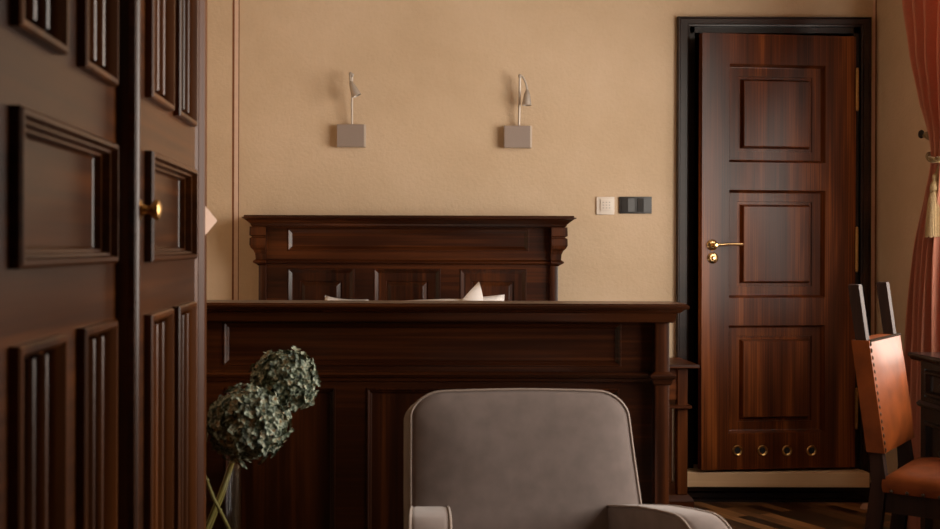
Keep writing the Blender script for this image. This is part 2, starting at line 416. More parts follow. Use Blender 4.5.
for y0, y1 in ((70, 108), (228, 268), (388, 424)):
    b = MB()
    zc0, zc1 = ZZ(y1, WY), ZZ(y0, WY)
    b.tube([(HX + .003, LY - .010, zc0), (HX + .003, LY - .010, zc1)], .0075, 10)
    b.ball((HX + .003, LY - .010, zc1 + .006), .007); b.ball((HX + .003, LY - .010, zc0 - .006), .007)
    b.build('hinge', dull_brass, d, True)

# ------------------------------------------------------------------ wall fittings
def sconce(px0, px1, py0, py1, ax, arm, head0, head1, label):
    Yf = WY - .045
    x0, x1 = XX(px0, Yf), XX(px1, Yf); z0, z1 = ZZ(py1, Yf), ZZ(py0, Yf)
    t = thing('wall_sconce', label, 'wall lamp', ((x0 + x1) / 2, WY, (z0 + z1) / 2), 'bedside reading lamps')
    MB().box(x0, x1, WY - .034, WY, z0, z1, .002).build('wall_box', edge_glint_m, t)  # pale strip left showing at the right as a painted highlight
    MB().box(x0, x1 - .009, Yf, WY - .034, z0 + .001, z1 - .001, .0015).build('cover_plate', box_m, t)
    xa = XX(ax, Yf)
    pts = [(xa, Yf + .016, z1 - .012), (xa, Yf + .010, z1 + .02), (xa, Yf - .02, arm)]
    MB().tube(pts, .0058, 10).build('stem', steel, t, True)
    pts = [Vector((xa, Yf - .02, arm - .004))] + [Vector(p) for p in head0]
    # smooth neck
    out = []
    for i in range(len(pts) - 1):
        p0 = pts[max(i - 1, 0)]; p1 = pts[i]; p2 = pts[i + 1]; p3 = pts[min(i + 2, len(pts) - 1)]
        for k in range(5):
            q = k / 5
            out.append(0.5 * ((2 * p1) + (p2 - p0) * q + (2 * p0 - 5 * p1 + 4 * p2 - p3) * q * q + (3 * p1 - p0 - 3 * p2 + p3) * q ** 3))
    out.append(pts[-1])
    MB().tube(out, .0052, 8).build('gooseneck', steel, t, True)
    b = MB(); b.ball((xa, Yf - .02, arm), .010); b.build('swivel', steel, t, True)
    h0 = Vector(head0[-1]); h1 = Vector(head1); ax_ = (h1 - h0); L = ax_.length
    MB().lathe(h0, ax_, [(.005, 0), (.009, L * .06), (.0145, L * .32), (.0200, L * .68), (.0225, L), (.0205, L), (.014, L * .8)], 20, True, True).build('lamp_head', steel, t, True)
    return t
Ya = WY - .065
sconce(504, 531.8, 125, 147.2, 519, ZZ(75.5, Ya),
       [(XX(522, Ya), Ya - .004, ZZ(76.5, Ya)), (XX(525.2, Ya), Ya - .006, ZZ(83, Ya)), (XX(526.6, Ya), Ya - .006, ZZ(89.5, Ya))],
       (XX(526, Ya), Ya - .010, ZZ(105, Ya)), 'slim metal reading lamp whose head hangs clear right of its stem')
sconce(336.5, 365.5, 124.2, 146.8, 351.6, ZZ(75, Ya),
       [(XX(350.4, Ya), Ya - .018, ZZ(73.6, Ya)), (XX(349.6, Ya), Ya - .040, ZZ(75.5, Ya)), (XX(350.2, Ya), Ya - .052, ZZ(83, Ya))],
       (XX(356.4, Ya), Ya - .056, ZZ(97.5, Ya)), 'slim metal reading lamp with its head folded in front of the stem')
t = thing('wall_switch', 'small cream wall switch plate left of the black double switch', 'switch', (XX(605, WY), WY, ZZ(205, WY)))
b = MB(); b.box(XX(596, WY), XX(614, WY), WY - .010, WY, ZZ(214, WY), ZZ(196.2, WY), .003); b.build('plate', white_p, t, True)
b = MB(); b.box(XX(599.7, WY), XX(611.5, WY), WY - .016, WY - .009, ZZ(210.3, WY), ZZ(198.7, WY), .0025); k_ = b.build('rocker', white_p, t, True)
b = MB()
for i in range(3):
    for j in range(3):
        b.box(XX(602 + 3 * i, WY), XX(603.4 + 3 * i, WY), WY - .0168, WY - .0158, ZZ(202.2 + 2.8 * j, WY), ZZ(201.3 + 2.8 * j, WY))
b.build('printed_mark', grey_p, k_)
t = thing('double_switch', 'glossy black double wall switch beside the door surround', 'switch', (XX(634.5, WY), WY, ZZ(204, WY)))
MB().box(XX(618.8, WY), XX(651.2, WY), WY - .010, WY, ZZ(212.8, WY), ZZ(196, WY), .002).build('plate', black_p, t, True)
for p in (621.3, 636.9):
    MB().prism([(XX(p, WY), WY - .010), (XX(p, WY), WY - .013), (XX(p + 6, WY), WY - .016), (XX(p + 12.6, WY), WY - .013), (XX(p + 12.6, WY), WY - .010)], 'z', ZZ(211, WY), ZZ(197.8, WY), .001).build('rocker', black_p, t)

# ------------------------------------------------------------------ bed
HY, FY = 5.66, 3.70
BC = XX(408.3, 5.64)              # bed centre line
bed = thing('bed', 'dark mahogany bed with panelled footboard and corniced headboard against the wall', 'bed', (BC, 4.7, 0))
REC = [(0, 0), (.0015, .003), (.0045, .003), (.010, -.003), (.012, -.003), (.017, -.009), (.019, -.009)]
# footboard ---------------------------------------------------------
fx = lambda px: XX(px, FY) - BC                     # right-hand half width
fz = lambda py: ZZ(py, FY)
W1 = fx(661)                                       # half width of the panelled board
p_out = fx(621.5); m_t, m_b = fz(372.5), fz(381.5)
fr0, fr1 = fz(366), fz(322.5)
lp0, lp1 = 0.20, fz(388)
lx = [(-p_out, -fx(515)), (-fx(483), fx(483)), (fx(515), p_out)]
lx = [(XX(225.5, FY), XX(336, FY)), (XX(367, FY), XX(478, FY)), (XX(509, FY), XX(619.5, FY))]
fhole = [(XX(223.5, FY), BC + p_out, fr0, fr1)] + [(a, c, lp0, lp1) for a, c in lx]
fb = MB().board(FRONT(FY), BC - W1, BC + W1, .08, fz(318), .055, fhole).build('footboard', bed_x, bed)
MB().ring(FRONT(FY), XX(223.5, FY), BC + p_out, fr0, fr1, REC).build('frieze_panel', bed_x, fb)
for a, c in lx:
    MB().ring(FRONT(FY), a, c, lp0, lp1, REC).build('panel', bed_z, fb)
cw = XX(690, FY - .085) - .040 - BC; c0, c1 = BC - cw, BC + cw
pr = [(0, fz(321)), (.004, fz(320.2)), (.006, fz(318.6)), (.008, fz(314)), (.010, fz(311.6)), (.018, fz(310.8)), (.024, fz(309.2)), (.028, fz(307.8)), (.037, fz(307.2)), (.040, fz(305.8)), (.040, fz(304)), (.034, fz(303)), (.034, fz(302))]
MB().stack(c0, c1, FY - .045, FY + .075, pr).build('cornice', bed_x, fb, True, 30)
for s_ in (-1, 1):
    xa, xb = sorted((BC + s_ * (XX(655.5, FY - .035) - BC), BC + s_ * (XX(670, FY - .035) - BC)))
    b = MB(); b.box(xa, xb, FY - .035, FY + .06, 0, fz(320), .004); b.build('post', bed_z, fb, True)
    b = MB(); b.stack(xa, xb, FY - .035, FY + .06, [(0, m_b - .006), (.006, m_b), (.008, m_b + .012), (.013, m_b + .016), (.017, m_t - .004), (.016, m_t), (.003, m_t + .006), (0, m_t + .008)]); b.build('post_collar', bed_x, fb)
    b = MB(); b.box(xa - .012, xb + .012, FY - .05, FY + .07, 0, .14, .004); b.build('post_foot', bed_z, fb, True)
b = MB(); b.prism([(FY, m_b), (FY - .012, m_b + .003), (FY - .014, m_b + .012), (FY - .024, m_b + .016), (FY - .028, m_t - .004), (FY - .024, m_t), (FY, m_t + .004)], 'x', BC - fx(657), BC + fx(657))
b.build('mid_moulding', bed_x, fb)
MB().box(BC - W1, BC + W1, FY - .02, FY + .05, .03, .15, .004).build('bottom_rail', bed_x, fb)
# headboard ---------------------------------------------------------
hx_ = lambda px: XX(px, HY) - BC
hz_ = lambda py: ZZ(py, HY)
WH = hx_(552)
hw = hx_(529)
frz = (BC - hw, BC + hw, hz_(251), hz_(228.5))
hp_ = [(XX(a, HY), XX(a + 67, HY)) for a in (287.5, 373.7, 459.7)]
hh = [frz] + [(a, c, .62, hz_(268.5)) for a, c in hp_]
hb = MB().board(FRONT(HY), BC - WH, BC + WH, .3, hz_(224), .09, hh).build('headboard', bed_x, bed)
MB().ring(FRONT(HY), *frz, [(0, 0), (.002, .003), (.006, .003), (.022, -.008), (.024, -.008)]).build('frieze_panel', bed_x, hb)
for a, c in hp_:
    MB().ring(FRONT(HY), a, c, .62, hz_(268.5), [(0, 0), (.002, .003), (.006, .003), (.022, -.008), (.058, -.009), (.061, -.014), (.064, -.014), (.080, -.003), (.082, -.002)]).build('panel', bed_z, hb)
b = MB(); cw = XX(576.3, HY - .119) - .044 - BC; c0, c1 = BC - cw, BC + cw
pr = [(0, hz_(227)), (.006, hz_(225.8)), (.008, hz_(224.4)), (.014, hz_(223.2)), (.026, hz_(221)), (.034, hz_(219.6)), (.040, hz_(219)), (.044, hz_(218.8)), (.044, hz_(217.8)), (.036, hz_(217.4)), (.034, hz_(215.9))]
b.stack(c0, c1, HY - .075, WY - .004, pr, False); b.build('cornice', bed_x, hb, True, 30)
for s_ in (-1, 1):
    X = lambda px: BC + s_ * hx_(px)
    prof = [(565.5, 227), (565.8, 235.6), (563.6, 236.6), (563.6, 237.4), (565.6, 238.5), (565.8, 245), (564.5, 248), (562, 250.5), (560.5, 254), (560, 259.5), (562.5, 261.2), (562.5, 262.6), (559.5, 264.3), (557.2, 266)]
    b = MB(); b.loft([[(X(549.8), HY - .016 - (a - 556) * .0042, hz_(c)), (X(a), HY - .016 - (a - 556) * .0042, hz_(c)), (X(a), WY - .01, hz_(c)), (X(549.8), WY - .01, hz_(c))] for a, c in prof]); b.build('corbel', bed_z, hb)
    xa, xb = sorted((X(549.5), X(557.2)))
    MB().box(xa, xb, HY - .03, WY - .01, 0, hz_(265.5), .003).build('pilaster', bed_z, hb, True)
b = MB(); b.prism([(HY, hz_(264.5)), (HY - .010, hz_(263.5)), (HY - .016, hz_(262.5)), (HY - .016, hz_(261.6)), (HY - .006, hz_(260)), (HY, hz_(259.5))], 'x', BC - WH, BC + WH); b.build('mid_moulding', bed_x, hb)
for s_ in (-1, 1):
    MB().box(*sorted((BC + s_ * .69, BC + s_ * .725)), FY + .055, HY, .26, .46, .004).build('side_rail', bed_y, bed)
b = MB(); b.box(BC - .685, BC + .685, FY + .07, HY - .005, .34, .66, .05, 4); b.build('mattress', linen, bed, True, 180)

def pillow(name, label, xc, yc, z0, hw_, hh_, ht, tilt, peak=None):
    b = MB(); nu, nv = 28, 16
    for side in (-1, 1):
        g = []
        for j in range(nv + 1):
            row = []
            for i in range(nu + 1):
                u = -1 + 2 * i / nu; v = -1 + 2 * j / nv
                pu = u * (1 - .05 * (1 - u * u) ** 0 * (1 - abs(v)) ** 1 * 0) ; th = ht * ((1 - u ** 4) * (1 - v ** 4)) ** .55
                x = pu * hw_ * (1 - .04 * (1 - v * v)); z = v * hh_ * (1 - .05 * (1 - u * u))
                n_ = noise.noise(Vector((x * 9, z * 9, xc * 7))) * .010
                row.append(b.bm.verts.new((x + n_ * .3, side * (th + n_ * (th / ht)), z + n_ * .5)))
            g.append(row)
        for j in range(nv):
            for i in range(nu): b.bm.faces.new((g[j][i], g[j][i + 1], g[j + 1][i + 1], g[j + 1][i]))
    bmesh.ops.remove_doubles(b.bm, verts=b.bm.verts, dist=.0008)
    R = Matrix.Rotation(math.radians(tilt), 4, 'Y') @ Matrix.Rotation(math.radians(-8), 4, 'X')
    b.xf = Matrix.Translation((xc, yc, z0 + hh_)) @ R
    o = thing(name, label, 'pillow', (xc, yc, z0))
    b.build('pillow_case', linen, o, True, 180)
    if peak:
        q = MB(); (xl, xr, xp, zb, zp) = peak
        lo = []
        for k in range(7):
            t_ = k / 6
            cx = (xl + xr) / 2 * (1 - t_) + xp * t_; w = (xr - xl) / 2 * (1 - t_ ** 1.15) + .0015
            z = zb + (zp - zb) * t_; dp = .05 * (1 - t_) + .002
            lo.append([(cx - w, yc - .02, z), (cx - w * .1, yc - .02 - dp * .6, z), (cx + w, yc - .03, z), (cx + w * .5, yc + .02 + dp * .5, z)])
        q.loft(lo); q.build('folded_corner', linen, o, True, 60)
    return o
YP = 5.34
pz = lambda py: ZZ(py, YP)
pillow('pillow', 'white pillow with an upturned pointed corner showing above the bed footboard', (XX(385, YP) + XX(507, YP)) / 2, YP, .672, XX(507, YP) - XX(446, YP), (pz(297.2) - .672) / 2, .08, -2.9,
       (XX(462, YP), XX(482.5, YP), XX(478.5, YP), pz(300), pz(281.5)))
pillow('pillow', 'low sliver of white pillow on the left side of the bed', XX(343, 5.5), 5.5, .690, .098, (ZZ(297.2, 5.5) - .690) / 2, .065, 7)

# ------------------------------------------------------------------ nightstand
NY = 5.40
nx0, nx1 = .965, XX(700, NY)
t = thing('nightstand', 'narrow mahogany nightstand with open shelf between bed and door', 'nightstand', ((nx0 + nx1) / 2, 5.6, 0))
zt = ZZ(363.8, NY)
MB().stack(nx0 + .02, nx1 - .02, NY + .02, WY - .04, [(.018, zt - .016), (.02, zt - .014), (.02, zt - .003), (.018, zt)], False).build('top', nst_x, t, True)
zs = ZZ(407, NY)
MB().stack(nx0 + .02, nx1 - .045, NY + .03, WY - .04, [(.014, zs - .006), (.016, zs - .004), (.016, zs + .006), (.014, zs + .008)], False).build('shelf', nst_x, t)
for xa in (nx0 + .02, nx1 - .088):
    MB().box(xa, xa + .045, NY + .035, NY + .08, .10, zt - .018, .003).build('post', nst_z, t)
    MB().box(xa, xa + .045, WY - .085, WY - .04, .10, zt - .018, .003).build('post', nst_z, t)
MB().box(nx0 + .06, nx1 - .085, NY + .045, WY - .06, zs + .03, zt - .019, .003).build('drawer', nst_x, t)
MB().box(nx0 + .03, nx1 - .04, WY - .07, WY - .055, .10, zs, .002).build('back_panel', nst_z, t)
b = MB(); b.stack(nx0 + .02, nx1 - .03, NY + .02, WY - .04, [(.010, 0), (.010, .075), (.006, .085), (-.006, .10)], False); b.build('plinth', nst_x, t)

# ------------------------------------------------------------------ wardrobe
FD1, FD2 = -.446, -.414            # door face planes
w = thing('wardrobe', 'tall dark walnut wardrobe with reeded panels and brass knob at the left', 'wardrobe', (-.7, 2.13, 0))
MB().box(-.97, -.482, 1.30, 2.95, .10, 2.22).build('carcass', war_z, w)
SIDE = lambda X: (Vector((X, 0, 0)), Vector((0, 1, 0)), Vector((0, 0, 1)), Vector((1, 0, 0)))
RFR = [(0, 0), (0, .013), (.003, .016), (.010, .016), (.017, .006), (.020, -.002), (.022, -.012)]
MFR = [(0, 0), (0, .013), (.004, .017), (.010, .017), (.013, .006), (.017, .005), (.019, -.008), (.023, -.009), (.025, -.020), (.028, -.022)]
def wdoor(fx_, y0, y1, thick, pa, pb, knob):
    Fm = SIDE(fx_)
    hol = []
    for (a, c) in (pa, pb):
        hol += [(a, c, .17, 1.077, 'r'), (a, c, 1.468, 2.10, 'r')]
    hol.append((pa[0], pb[1], 1.172, 1.372, 'm'))
    o = MB().board(Fm, y0, y1, .13, 2.16, thick, hol).build('door', war_y, w)
    for a, c, z0, z1, kd in hol:
        b = MB(); b.ring(Fm, a, c, z0, z1, RFR if kd == 'r' else MFR)
        if kd == 'r':
            wi = (c - a - .044) / 3
            for k in (1, 2):
                yc = a + .022 + wi * k
                lo = []
                for zz in (z0 + .022, z1 - .022):
                    lo.append([(fx_ - .012 + .022 * math.sin(PI * q / 8), yc - .011 * math.cos(PI * q / 8), zz) for q in range(9)])
                b.loft(lo, False, False, False)
        b.build('reeded_panel' if kd == 'r' else 'panel', war_z if kd == 'r' else war_y, o, True, 28)
    if knob:
        ky, kz = knob
        b = MB(); b.lathe((fx_, ky, kz), (1, 0, 0), [(.018, 0), (.018, .003), (.011, .006), (.007, .014), (.008, .020), (.016, .025), (.0185, .030), (.017, .035), (.010, .038), (.002, .039)], 24)
        b.build('knob', dull_brass, o, True)
    return o
wdoor(FD1, 1.40, 2.098, .034, (1.485, 1.712), (1.822, 2.046), None)
wdoor(FD2, 2.102, 2.80, .066, (2.190, 2.424), (2.496, 2.732), (2.142, 1.264))
b = MB()
lo = [[(FD2 - .030 + .036 * math.sin(PI * q / 8) ** .8, 2.116 - .016 * math.cos(PI * q / 8), zz) for q in range(9)] for zz in (.13, 2.16)]
b.loft(lo, False, False, False); b.build('cover_strip', war_z, w, True, 60)
b = MB(); b.prism([(-.482, 2.803), (FD2 - .020, 2.803), (FD2 - .020, 2.815), (FD2 - .004, 2.820), (FD2 + .003, 2.832), (FD2 - .004, 2.846), (FD2 - .022, 2.850), (FD2 - .022, 2.872), (FD2 - .002, 2.878), (FD2 + .010, 2.892), (FD2 + .010, 2.93), (FD2 + .004, 2.95), (-.482, 2.95)], 'z', .10, 2.20)
b.build('end_moulding', war_edge, w)
MB().box(-.482, FD1, 1.30, 1.396, .10, 2.20, .004).build('end_stile', war_z, w)
MB().stack(-.97, -.40, 1.30, 2.95, [(0, 2.20), (.01, 2.21), (.02, 2.25), (.05, 2.30), (.05, 2.33)]).build('cornice', war_y, w)
MB().box(-.97, -.395, 1.29, 2.955, 0, .10, .004).build('plinth', war_y, w)
# card tucked behind the end moulding
CY = 2.90
cz = ZZ(221, CY); s2 = ZZ(204.5, CY) - cz
cx = XX(203.5, CY); cr = cx + (XX(213.5, CY) - cx) / .64
b = MB(yaw((cx, CY, 0), 42))
b.prism([(cx - .006, cz - s2 * .98), (cx, cz - s2), (cr, cz - .002), (cr, cz + .002), (cx, cz + s2), (cx - .006, cz + s2 * .98)], 'y', CY - .001, CY + .001)
tag(b.build('card', card_m), 'pale pink card corner poking out past the wardrobe edge', 'card')

# ------------------------------------------------------------------ vase and flowers
VYc = 3.12; VR = .088; VXc = XX(242.5, VYc) - VR
zr = ZZ(468, VYc)
b = MB(); b.lathe((VXc, VYc, 0), (0, 0, 1), [(.001, 0), (VR * .9, 0), (VR * .94, .004), (VR * .93, .1), (VR * .98, .4), (VR, zr - .003), (VR - .003, zr), (VR - .008, zr - .004), (VR - .012, .4), (VR * .8, .1), (VR * .7, .04), (.001, .035)], 40, False, False)
tag(b.build('vase', glass_m, None, True, 60), 'tall clear glass vase holding dried stems beside the wardrobe', 'vase')
def head_mesh(c, r, seed):
    rnd = random.Random(seed); b = MB(); c = Vector(c)
    n = 300
    for i in range(n):
        ph = math.acos(1 - 2 * (i + .5) / n); th = PI * (1 + 5 ** .5) * i
        nrm = Vector((math.sin(ph) * math.cos(th), math.sin(ph) * math.sin(th), math.cos(ph)))
        lump = 1 + .10 * noise.noise(nrm * 2.4 + Vector((seed, 0, 0)))
        rr = r * lump * rnd.uniform(.78, 1.0)
        p = c + Vector((nrm.x * rr, nrm.y * rr, nrm.z * rr * .93))
        ax = (nrm + Vector((rnd.uniform(-.5, .5), rnd.uniform(-.5, .5), rnd.uniform(-.5, .5)))).normalized()
        a = ax.orthogonal().normalized(); a = Matrix.Rotation(rnd.uniform(0, 6.3), 3, ax) @ a; e = ax.cross(a)
        sz = rnd.uniform(.011, .0175)
        for k in range(4):
            q = k * PI / 2
            d1 = a * math.cos(q) + e * math.sin(q); d2 = ax.cross(d1)
            cup = rnd.uniform(.1, .9)
            p0 = p; pm = p + d1 * sz * .55 + ax * sz * cup * .25; pe = p + d1 * sz * 1.05 + ax * sz * (cup * .75 - .15)
            s1 = d2 * sz * .50; s2_ = d2 * sz * .22; cr = ax * sz * .10
            v = [b.bm.verts.new(x) for x in (p0, pm + s1 + cr, pm - cr, pm - s1 + cr, pe + s2_, pe - s2_)]
            for f in ((0, 1, 2), (0, 2, 3), (2, 1, 4), (2, 4, 5), (2, 5, 3)):
                b.bm.faces.new([v[z] for z in f])
    return b
def hydrangea(c, r, stem, seed, label):
    o = thing('dried_hydrangea', label, 'flower', stem[-1], 'dried hydrangeas in the glass vase')
    fh = head_mesh(c, r, seed).build('flower_head', petal_m, o)
    MB().ball(c, r * .68, 16, 12).build('shade_core', gap_shade_m, fh, True)  # added dark ball, shade seen between the florets
    MB().tube(stem, .006, 8).build('stem', stem_m, o, True)
YH = VYc
A = lambda px, py, Y=YH: Vector((XX(px, Y), Y, ZZ(py, Y)))
bot = .05
c1 = A(248.5, 424.5, 3.05); c2 = A(285, 380.5, 3.25)
hydrangea(c1, .104, [c1, A(233, 461, 3.10), A(222, 492, 3.10), A(207, 529, 3.11), (VXc - .055, VYc - .01, .10)], 3, 'lower and larger dried green hydrangea leaning over the vase rim')
hydrangea(c2, .089, [c2, A(262, 425, 3.24), A(233.5, 461, 3.14), A(224, 493, 3.15), A(210, 529, 3.15), (VXc - .045, VYc + .03, .10)], 11, 'upper and smaller dried green hydrangea in front of the bed footboard')
b = MB(); b.tube([A(196, 455, 3.09), A(206.5, 478, 3.085), A(214, 498, 3.08), A(230, 529, 3.08), (VXc + .058, VYc - .03, .10)], [.003, .004, .0042, .0045, .0048], 8)
for px, py in ((207.5, 481), (220.5, 511)): b.ball(A(px, py, 3.083), .0062)
tag(b.build('cut_stem', stem_m, None, True), 'bare yellow stem leaning left across the others inside the vase', 'stem')

# ------------------------------------------------------------------ armchair
AY = 3.20; AXc = XX(522, AY)
XF = yaw((AXc, AY, 0), 3.0)
ar = thing('armchair', 'taupe suede armchair with piped edges before the bed footboard', 'armchair', (AXc, 2.95, 0))
def arcp(cx, cz, r0, r1, a0, a1, n):
    return [(cx + r0 * math.cos(a0 + (a1 - a0) * k / n), cz + r1 * math.sin(a0 + (a1 - a0) * k / n)) for k in range(n + 1)]
def A2(px, py): return (XX(px, AY), ZZ(py, AY))
xl, zt_ = A2(411.3, 391.3); xr_, _ = A2(633.5, 389); xrb, zb_ = A2(643.5, 505)
rc = .092
pts = [(xl, .30), (xl, .45), (xl, .60), (xl + .001, zt_ - rc - .004)]
pts += [(x, z) for x, z in arcp(xl + rc, zt_ - rc * .82, rc, rc * .80, PI, PI / 2, 9)][1:]
pts += [(xl + rc + (xr_ - xl - 2 * rc) * k / 6, zt_ - .002 + .004 * math.sin(PI * k / 6)) for k in range(1, 6)]
pts += [(x, z) for x, z in arcp(xr_ - rc, zt_ - rc * .86, rc, rc * .84, PI / 2, 0.05, 9)]
pts += [(xr_ + (xrb - xr_) * .35, .66), (xr_ + (xrb - xr_) * .72, .58), (xrb, zb_), (xrb + .004, .40), (xrb + .004, .30)]
cxm, czm = (xl + xr_) / 2, .55
lean = lambda z: (z - .45) * -.10 * -1           # top leans back
def lp(k, off, yo):
    out = []
    for x, z in pts:
        vx, vz = x - cxm, z - czm
        out.append((cxm + vx * k, AY + yo + lean(czm + vz * k), czm + vz * k))
    return out
loops = [lp(.985, 0, .150), lp(1.0, 0, .135), lp(1.0, 0, .02), lp(1.0, 0, .004), lp(.985, 0, -.004), lp(.95, 0, -.009), lp(.85, 0, -.018), lp(.6, 0, -.028), lp(.3, 0, -.032), lp(.02, 0, -.033)]
# rear shell is a little wider on the left, as the side of the back shows
loops[0] = [(x - .006, y, z - .036) for x, y, z in loops[0]]; loops[1] = [(x - .008, y, z - .030) for x, y, z in loops[1]]; loops[2] = [(x - .002, y, z - .005) for x, y, z in loops[2]]
b = MB(XF); b.loft(loops); bk = b.build('backrest', suede, ar, True, 60)
MB(XF).tube([(x, AY - .003 + lean(z), z) for x, z in pts], .0036, 6).build('piping', suede_pipe, bk, True)
def arm(xin, flare, side):
    """side profile (forward distance, height) with a rounded nose that drops to the base"""
    top = [(-.07, .514), (0, .525), (.08, .541), (.16, .556), (.25, .567), (.33, .574)]
    nose = [(.33 + .13 * math.sin(q * PI / 16), .444 + .13 * math.cos(q * PI / 16)) for q in range(1, 9)]
    prof = top + nose + [(.465, .35), (.46, .13), (-.07, .13)]
    a = math.radians(flare)
    wd = .098
    def P(f, z, q):   # q across the arm, 0 inner .. 1 outer
        lx_ = xin + side * wd * q; ly = AY - .01 - f
        return (lx_ + math.sin(a) * f * side, ly, z)
    cz_ = .36; cf = .20
    def ring_(k, q): return [P(cf + (f - cf) * (1 - k / .30), cz_ + (z - cz_) * (1 - k / .30), q) for f, z in prof]
    lo = [ring_(.02, 0), ring_(.010, .02), ring_(.003, .09), ring_(0, .2), ring_(0, .85), ring_(.002, .94), ring_(.010, 1.0), ring_(.02, 1.0)]
    b = MB(XF); b.loft(lo); o = b.build('armrest', suede, ar, True, 70)
    e = ring_(.003, .985)[:-2] if True else 0
    MB(XF).tube(e, .0034, 6).build('piping', suede_pipe, o, True)
    e = ring_(.003, .03)[1:-2]
    MB(XF).tube(e, .0030, 6).build('piping', suede_pipe, o, True)
arm(XX(449, AY), 5.5, -1)
arm(XX(607, AY), 14.0, 1)
b = MB(XF); b.box(XX(447, AY) + .004, XX(608, AY) - .004, AY - .56, AY - .035, .30, .44, .04, 4); b.build('seat_cushion', suede, ar, True, 180)
b = MB(XF); b.box(XX(420, AY), XX(634, AY), AY - .50, AY + .12, .12, .30, .02, 2); b.build('base', suede, ar, True, 60)
for lx_ in (XX(430, AY), XX(624, AY)):
    for ly in (AY - .44, AY + .08):
        MB(XF).lathe((lx_, ly, 0), (0, 0, 1), [(.014, 0), (.022, .13)], 12).build('leg', chair_wood, ar, True)

# ------------------------------------------------------------------ leather dining chair
ch = thing('leather_chair', 'dark wooden chair with nailed tan leather back and seat facing the desk', 'chair', (1.85, 3.95, 0))
BETA = math.radians(-36)
# local: x = forwards, y = across (near -> far), z = up ; origin at near rear corner
MC = Matrix.Translation((1.566, 3.95, 0)) @ Matrix.Rotation(BETA, 4, 'Z')
CW = .40
zt0 = 1.083
def tx(z): return (zt0 - z) * .136 if z > .45 else (zt0 - .45) * .136 - (.45 - z) * .12
def cpost(y0):
    b = MB(MC); lo = []
    for z in (0, .2, .45, .60, .9, zt0 - .004, zt0):
        x = tx(z); tk = .034 if z > .5 else .046
        e = .002 if z == zt0 else 0
        lo.append([(x - tk + e, y0 + e, z), (x - e, y0 + e, z), (x - e, y0 + .040 - e, z), (x - tk + e, y0 + .040 - e, z)])
    b.loft(lo); b.build('back_post', chair_wood, ch)
cpost(0); cpost(CW - .04)
pz0, pz1 = .545, .903
def padloop(x0, x1, y0, y1, z): return [(x0, y0, z), (x1, y0, z), (x1, y1, z), (x0, y1, z)]
b = MB(MC); nz_ = 8
lo = []
ny = 12
for side in (0,):
    rows_ = []
    for j in range(nz_ + 1):
        z = pz0 + (pz1 - pz0) * j / nz_; xb = tx(z)
        loop = []
        for i in range(ny + 1):                     # front, bulged and softly dished at its edges
            y = -.008 + (CW + .016) * i / ny; u = -1 + 2 * i / ny; v = -1 + 2 * j / nz_
            loop.append((xb + .010 + .020 * ((1 - u ** 4) * (1 - v ** 6)), y, z))
        loop += [(xb - .045, CW + .008, z), (xb - .050, CW * .5, z), (xb - .045, -.008, z)]
        lo.append(loop)
b.loft(lo); pad = b.build('back_pad', leather, ch, True, 40)
def studs(name, parent, spots, r):
    first = None
    for p in spots:
        if first is None:
            first = MB(MC.to_3x3().to_4x4()).ball((0, 0, 0), r, 8, 6).build(name, bead_metal, parent, True); o = first
        else:
            o = first.copy(); COL.objects.link(o)
        o.location = MC @ Vector(p)
studs('stitch', pad, [(tx(z) + .0105, .001, z) for z in [pz0 + .010 + (pz1 - pz0 - .02) * k / 15 for k in range(16)]], (.005, .0036, .0085))
studs('stitch', pad, [(tx(pz1) + .010, .008 + (CW - .016) * k / 13, pz1 - .001) for k in range(14)], (.0085, .0042, .0045))
# seat
sz0, sz1 = .420, .470
x0 = tx(.45) - .01
b = MB(MC); lo = []
def seatpt(u, v, z, k=1.0):       # u forward 0..1, v across 0..1
    wx = .44; yy0 = .0 - .03 * u; yy1 = CW + .03 * u
    return (x0 + wx * u, yy0 + (yy1 - yy0) * v, z)
ring = [(0, 0), (.33, 0), (.66, 0), (.94, 0), (1, .06), (1, .35), (1, .65), (1, .94), (.94, 1), (.66, 1), (.33, 1), (0, 1)]
def sl(k, z): return [seatpt(.5 + (u - .5) * k, .5 + (v - .5) * k, z) for u, v in ring]
b.loft([sl(1.0, sz0), sl(1.015, sz0 + .02), sl(1.01, sz1 - .012), sl(.97, sz1), sl(.88, sz1 + .012), sl(.6, sz1 + .026), sl(.2, sz1 + .032)])
st = b.build('seat_pad', leather, ch, True, 60)
studs('nail', st, [Vector(seatpt(.06 + .11 * k, 0, sz0 + .006)) + Vector((0, -.004, 0)) for k in range(9)] + [Vector(seatpt(1, .06 + .11 * k, sz0 + .006)) + Vector((.004, 0, 0)) for k in range(9)], (.006, .006, .006))
b = MB(MC); b.loft([sl(.97, .355), sl(.97, sz0)]); b.build('seat_rail', chair_wood, ch)
for v in (0.06, 0.94):
    p = seatpt(.94, v, 0)
    MB(MC).box(p[0] - .022, p[0] + .022, p[1] - .022, p[1] + .022, 0, .36, .003).build('front_leg', chair_wood, ch)
    q = seatpt(.05, v, 0)
    MB(MC).box(q[0], p[0], q[1] - .010, q[1] + .010, .15, .185, .002).build('stretcher', chair_wood, ch)

